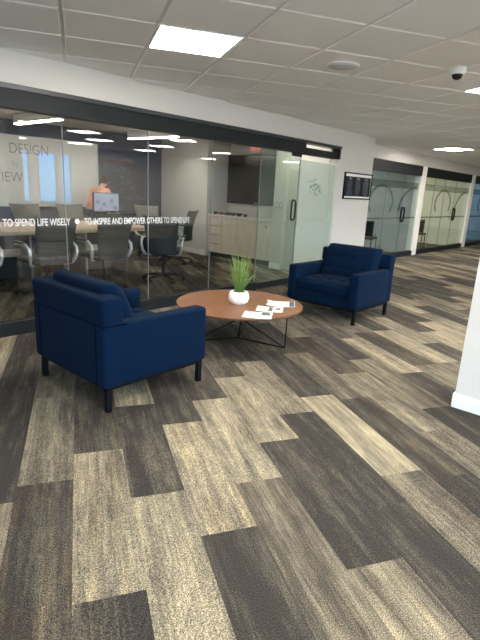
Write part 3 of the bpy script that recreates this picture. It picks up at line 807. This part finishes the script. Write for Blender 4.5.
# low cabinet, monitor and laptop below the mural
t = thing('side_cabinet', 'dark low cabinet under the mural against the navy wall', 'cabinet', wp(6.35, 9.02), F30)
MB().use('shell').box(-.80, .80, -.22, .26, .05, .76).build('body', t)
MB().use('blackp').box(-.82, .82, -.24, .27, .76, .79).build('top', t)
for s in (-1, 1): MB().use('mural').box(min(s*.01, s*.79), max(s*.01, s*.79), -.235, -.22, .08, .74).build('door', t)
t = thing('monitor', 'black computer monitor with a lit screen at the end of the conference table', 'monitor', wp(4.90, 7.55, .745), F30)
MB().use('blackp').box(-.26, .26, -.02, .02, .17, .50, .006, 2).build('bezel', t)
sc = MB().use('screen').box(-.245, .245, -.024, -.019, .19, .485).build('screen', t)
m = MB().use('screenb')
for k, (x, z) in enumerate(((-.18, .34), (-.05, .30), (.10, .36), (.17, .24), (-.12, .20))): m.box(x-.035, x+.035, -.0255, -.0235, z-.03, z+.03)
m.build('graphics', sc)
MB().use('blackp').box(-.03, .03, .0, .03, .01, .20).box(-.12, .12, -.07, .09, 0, .012).build('stand', t)

# credenza with worktop and sink tap
t = thing('credenza', 'pale wood base cabinet with drawers under the television', 'cabinet', wp(7.33, 5.66), F30)
Lc = 1.78
MB().use('ashlam').box(.03, .60, 0, Lc, .09, .845).use('blackp').box(.022, .030, .004, Lc-.004, .094, .842).build('body', t)  # black sheet puts the shade of the gaps between fronts into colour
MB().use('blackp').box(.07, .58, .01, Lc-.01, 0, .09).build('plinth', t)
n0 = 1.40
for q in range(4):
    z0 = .095+q*.188
    dr = MB().use('ashlam').box(0, .019, n0+.006, Lc-.004, z0, z0+.178, .002, 1).build('drawer', t)
    MB().use('steel').box(-.012, .001, n0+.17, n0+.19, z0+.16, z0+.172).build('handle', dr)
for a, b_ in ((.004, .40), (.410, .95), (.960, 1.392)):
    dr = MB().use('ashlam').box(0, .019, a, b_, .095, .84, .002, 1).build('door', t)
    if a < .1: MB().use('blackp').tube([(-.004, .20, .74), (.002, .20, .74)], .018, 12).build('lock', dr)
w2 = MB().use('stone').box(-.02, .61, -.005, Lc+.005, 0, .035, .003, 1).build('worktop', rz=F30, loc=wp(7.33, 5.66, .845))
tag(w2, 'white stone worktop on the pale wood cabinet', 'worktop')
t = thing('tap', 'curved metal tap on the white worktop', 'tap', wp(7.72, 6.42, .88), F30)
MB().use('steel').lathe([(.03, 0), (.03, .02), (.014, .03), (.014, .06)], 14).build('base', t)
MB().use('steel').tube([(0, 0, .05), (0, 0, .20), (-.02, 0, .26), (-.07, 0, .285), (-.13, 0, .26), (-.14, 0, .21)], .013, 10).build('spout', t)
t = thing('serving_tray', 'low brown tray lying on the worktop left of the tap', 'tray', wp(7.70, 7.16, .88), F30)
MB().use('walnut_e').box(-.15, .15, -.22, .22, 0, .012).box(-.15, -.14, -.22, .22, .012, .04).box(.14, .15, -.22, .22, .012, .04).build('tray_body', t)
rn = random.Random(5)
for k in range(6):
    nn = 6.62+k*.17
    o = MB().use('soil' if k % 2 else 'walnut_e').lathe([(.032, 0), (.042, .03), (.040, .055), (.034, .055)], 14).build('snack_bowl', rz=F30, loc=wp(7.43+rn.uniform(-.02, .02), nn-.12, .88))
    tag(o, 'small dark bowl in the row on the white worktop', 'bowl', 'dark bowls on the worktop')
# television
t = thing('television', 'large black wall television above the worktop', 'television', wp(7.945, 6.62, 1.62), F30)
MB().use('blackp').box(-.06, -.018, -.88, .87, -.50, .49, .005, 1).box(-.02, 0, -.3, .3, -.2, .2).build('housing', t)
MB().use('tv').box(-.063, -.058, -.865, .855, -.485, .475).build('screen', t)
# exit sign
t = thing('exit_sign', 'red lit EXIT sign above the television', 'exit sign', wp(7.95, 6.72, 2.25), F30)
MB().use('white').box(-.04, 0, -.15, .15, -.10, .10, .004, 1).build('housing', t)
o = text_mesh('exit_letters', 'EXIT', .15, 'exit', t, .80, .002, 'CENTER'); o.rotation_euler = (PI/2, 0, -PI/2); o.location = (-.042, 0, -.055)
# light switches and sockets
for k, nn in enumerate((5.44, 5.53)):
    t = thing('light_switch', ('left' if k else 'right')+' grey light switch of the pair on the white wall end', 'light switch', wp(7.20, nn, 1.17), F30)
    MB().use('steel').box(-.008, 0, -.036, .036, -.06, .06, .002, 1).build('plate', t); MB().use('white').box(-.012, -.007, -.014, .014, -.03, .03).build('rocker', t)
for (tt, nn, z, l_) in ((11.95, 5.60, 1.30, 'grey wall plate beside the door handle in the grey office'), (12.0, 5.9, .42, 'socket low on the wall of the grey office')):
    t = thing('wall_plate', l_, 'socket', wp(tt, nn, z), F30); MB().use('steel').box(.0, .045, -.04, .04, -.07, .07).build('plate', t)
# chairs in the offices
def side_chair(label, tt, nn, rot):
    root = thing('side_chair', label, 'chair', wp(tt, nn), F30+rot, 'dark chairs inside the offices')
    MB().use('shell').box(-.22, .22, -.22, .22, .42, .47, .02, 3, smooth=True).build('seat', root)
    MB().use('shell').grid(lambda u, v: (Vector(((u-.5)*(.42+.06*v), -.20-.10*v-.03*math.sin(PI*u), .50+.36*v)), Vector(((u-.5)*(.42+.06*v), -.225-.10*v-.03*math.sin(PI*u), .50+.36*v))), 8, 6, 0).build('backrest', root)
    for x in (-.19, .19):
        MB().use('blackp').tube([(x, -.24, .56), (x, -.20, .42), (x, -.24, .0)], .014, 8).build('leg', root)
        MB().use('blackp').tube([(x, .19, .43), (x, .21, .0)], .014, 8).build('leg', root)
side_chair('dark chair inside the grey office at its left edge', 10.75, 5.50, R(-80))
side_chair('dark chair inside the yellowish office beside the white post', 13.80, 5.50, R(-80))

# ------------------------------------------------------------------ person at the low cabinet
def person():
    root = thing('person', 'person in a coral top leaning over the low cabinet behind the monitor', 'person', wp(5.25, 8.55), F30+R(20))
    V = {'pel': (0, 0, .93), 'ab': (.05, 0, 1.06), 'ch': (.15, 0, 1.24), 'nk': (.24, 0, 1.39), 'hd0': (.29, 0, 1.46)}
    def skin(name, pts, edges, rad, m, root_i=0, sub=2):
        me = bpy.data.meshes.new(name); me.from_pydata(pts, edges, []); me.materials.append(MT[m])
        o = bpy.data.objects.new(name, me); C.objects.link(o); o.parent = root
        md = o.modifiers.new('skin', 'SKIN'); md.use_smooth_shade = True
        for i, r_ in enumerate(rad):
            v = me.skin_vertices[0].data[i]; v.radius = r_ if isinstance(r_, tuple) else (r_, r_); v.use_root = (i == root_i)
        s = o.modifiers.new('sub', 'SUBSURF'); s.levels = sub; s.render_levels = sub
        return o
    # body: pelvis up to the head, arms and legs in one surface
    pts = [(0, 0, .92), (.08, 0, 1.05), (.20, 0, 1.20), (.30, 0, 1.315), (.34, 0, 1.36), (.40, 0, 1.42), (.415, 0, 1.48)]
    ed = [(i, i+1) for i in range(6)]; rad = [(.13, .11), (.12, .095), (.135, .10), .055, .05, .082, .07]
    for s in (-1, 1):
        b0 = len(pts); pts += [(.24, s*.17, 1.245), (.35, s*.22, 1.03), (.52, s*.16, .875), (.60, s*.13, .825)]
        ed += [(2, b0), (b0, b0+1), (b0+1, b0+2), (b0+2, b0+3)]; rad += [.055, .042, .030, .034]
        b0 = len(pts); pts += [(-.01, s*.10, .84), (.03, s*.11, .48), (-.02, s*.11, .09), (.10, s*.12, .04)]
        ed += [(0, b0), (b0, b0+1), (b0+1, b0+2), (b0+2, b0+3)]; rad += [.085, .058, .038, .035]
    skin('body', pts, ed, rad, 'skin')
    skin('top', [(0, 0, .90), (.08, 0, 1.05), (.20, 0, 1.20), (.28, 0, 1.285), (.24, .175, 1.245), (.35, .225, 1.03), (.50, .165, .89), (.24, -.175, 1.245), (.35, -.225, 1.03), (.50, -.165, .89)],
         [(0, 1), (1, 2), (2, 3), (2, 4), (4, 5), (5, 6), (2, 7), (7, 8), (8, 9)], [(.16, .14), (.15, .125), (.165, .13), .07, .075, .062, .048, .075, .062, .048], 'coral')
    skin('trousers', [(0, 0, .90), (-.01, .10, .82), (.03, .11, .48), (-.02, .11, .10), (-.01, -.10, .82), (.03, -.11, .48), (-.02, -.11, .10)],
         [(0, 1), (1, 2), (2, 3), (0, 4), (4, 5), (5, 6)], [(.14, .12), .105, .078, .062, .105, .078, .062], 'darkcloth')
    bmh = MB().use('hair'); bmh.lathe([(.03, -.02), (.095, .02), (.105, .08), (.085, .135), (.04, .165), (.005, .17)], 18, (0, 0, 0)).build('hair', root, loc=(.375, 0, 1.38)).rotation_euler[1] = R(8)
    m = MB().use('skin')
    for s in (-1, 1):
        for q, (dy, ln) in enumerate(((-.030, .062), (-.012, .074), (.008, .070), (.026, .055))):
            m.tube([(.60, s*.13+dy, .825), (.64, s*.13+dy*1.1, .82), (.60+ln, s*.13+dy*1.15, .803)], [.010, .009, .007], 6)
        m.tube([(.585, s*.13-s*.03, .82), (.615, s*.13-s*.058, .812), (.64, s*.13-s*.065, .803)], [.011, .010, .008], 6)
    m.build('fingers', root)
    m = MB().use('skin').tube([(.482, 0, 1.44), (.502, 0, 1.42), (.482, 0, 1.41)], [.008, .014, .010], 8)
    m.tube([(.470, -.025, 1.385), (.478, 0, 1.383), (.470, .025, 1.385)], .007, 6); m.build('face', root)
person()
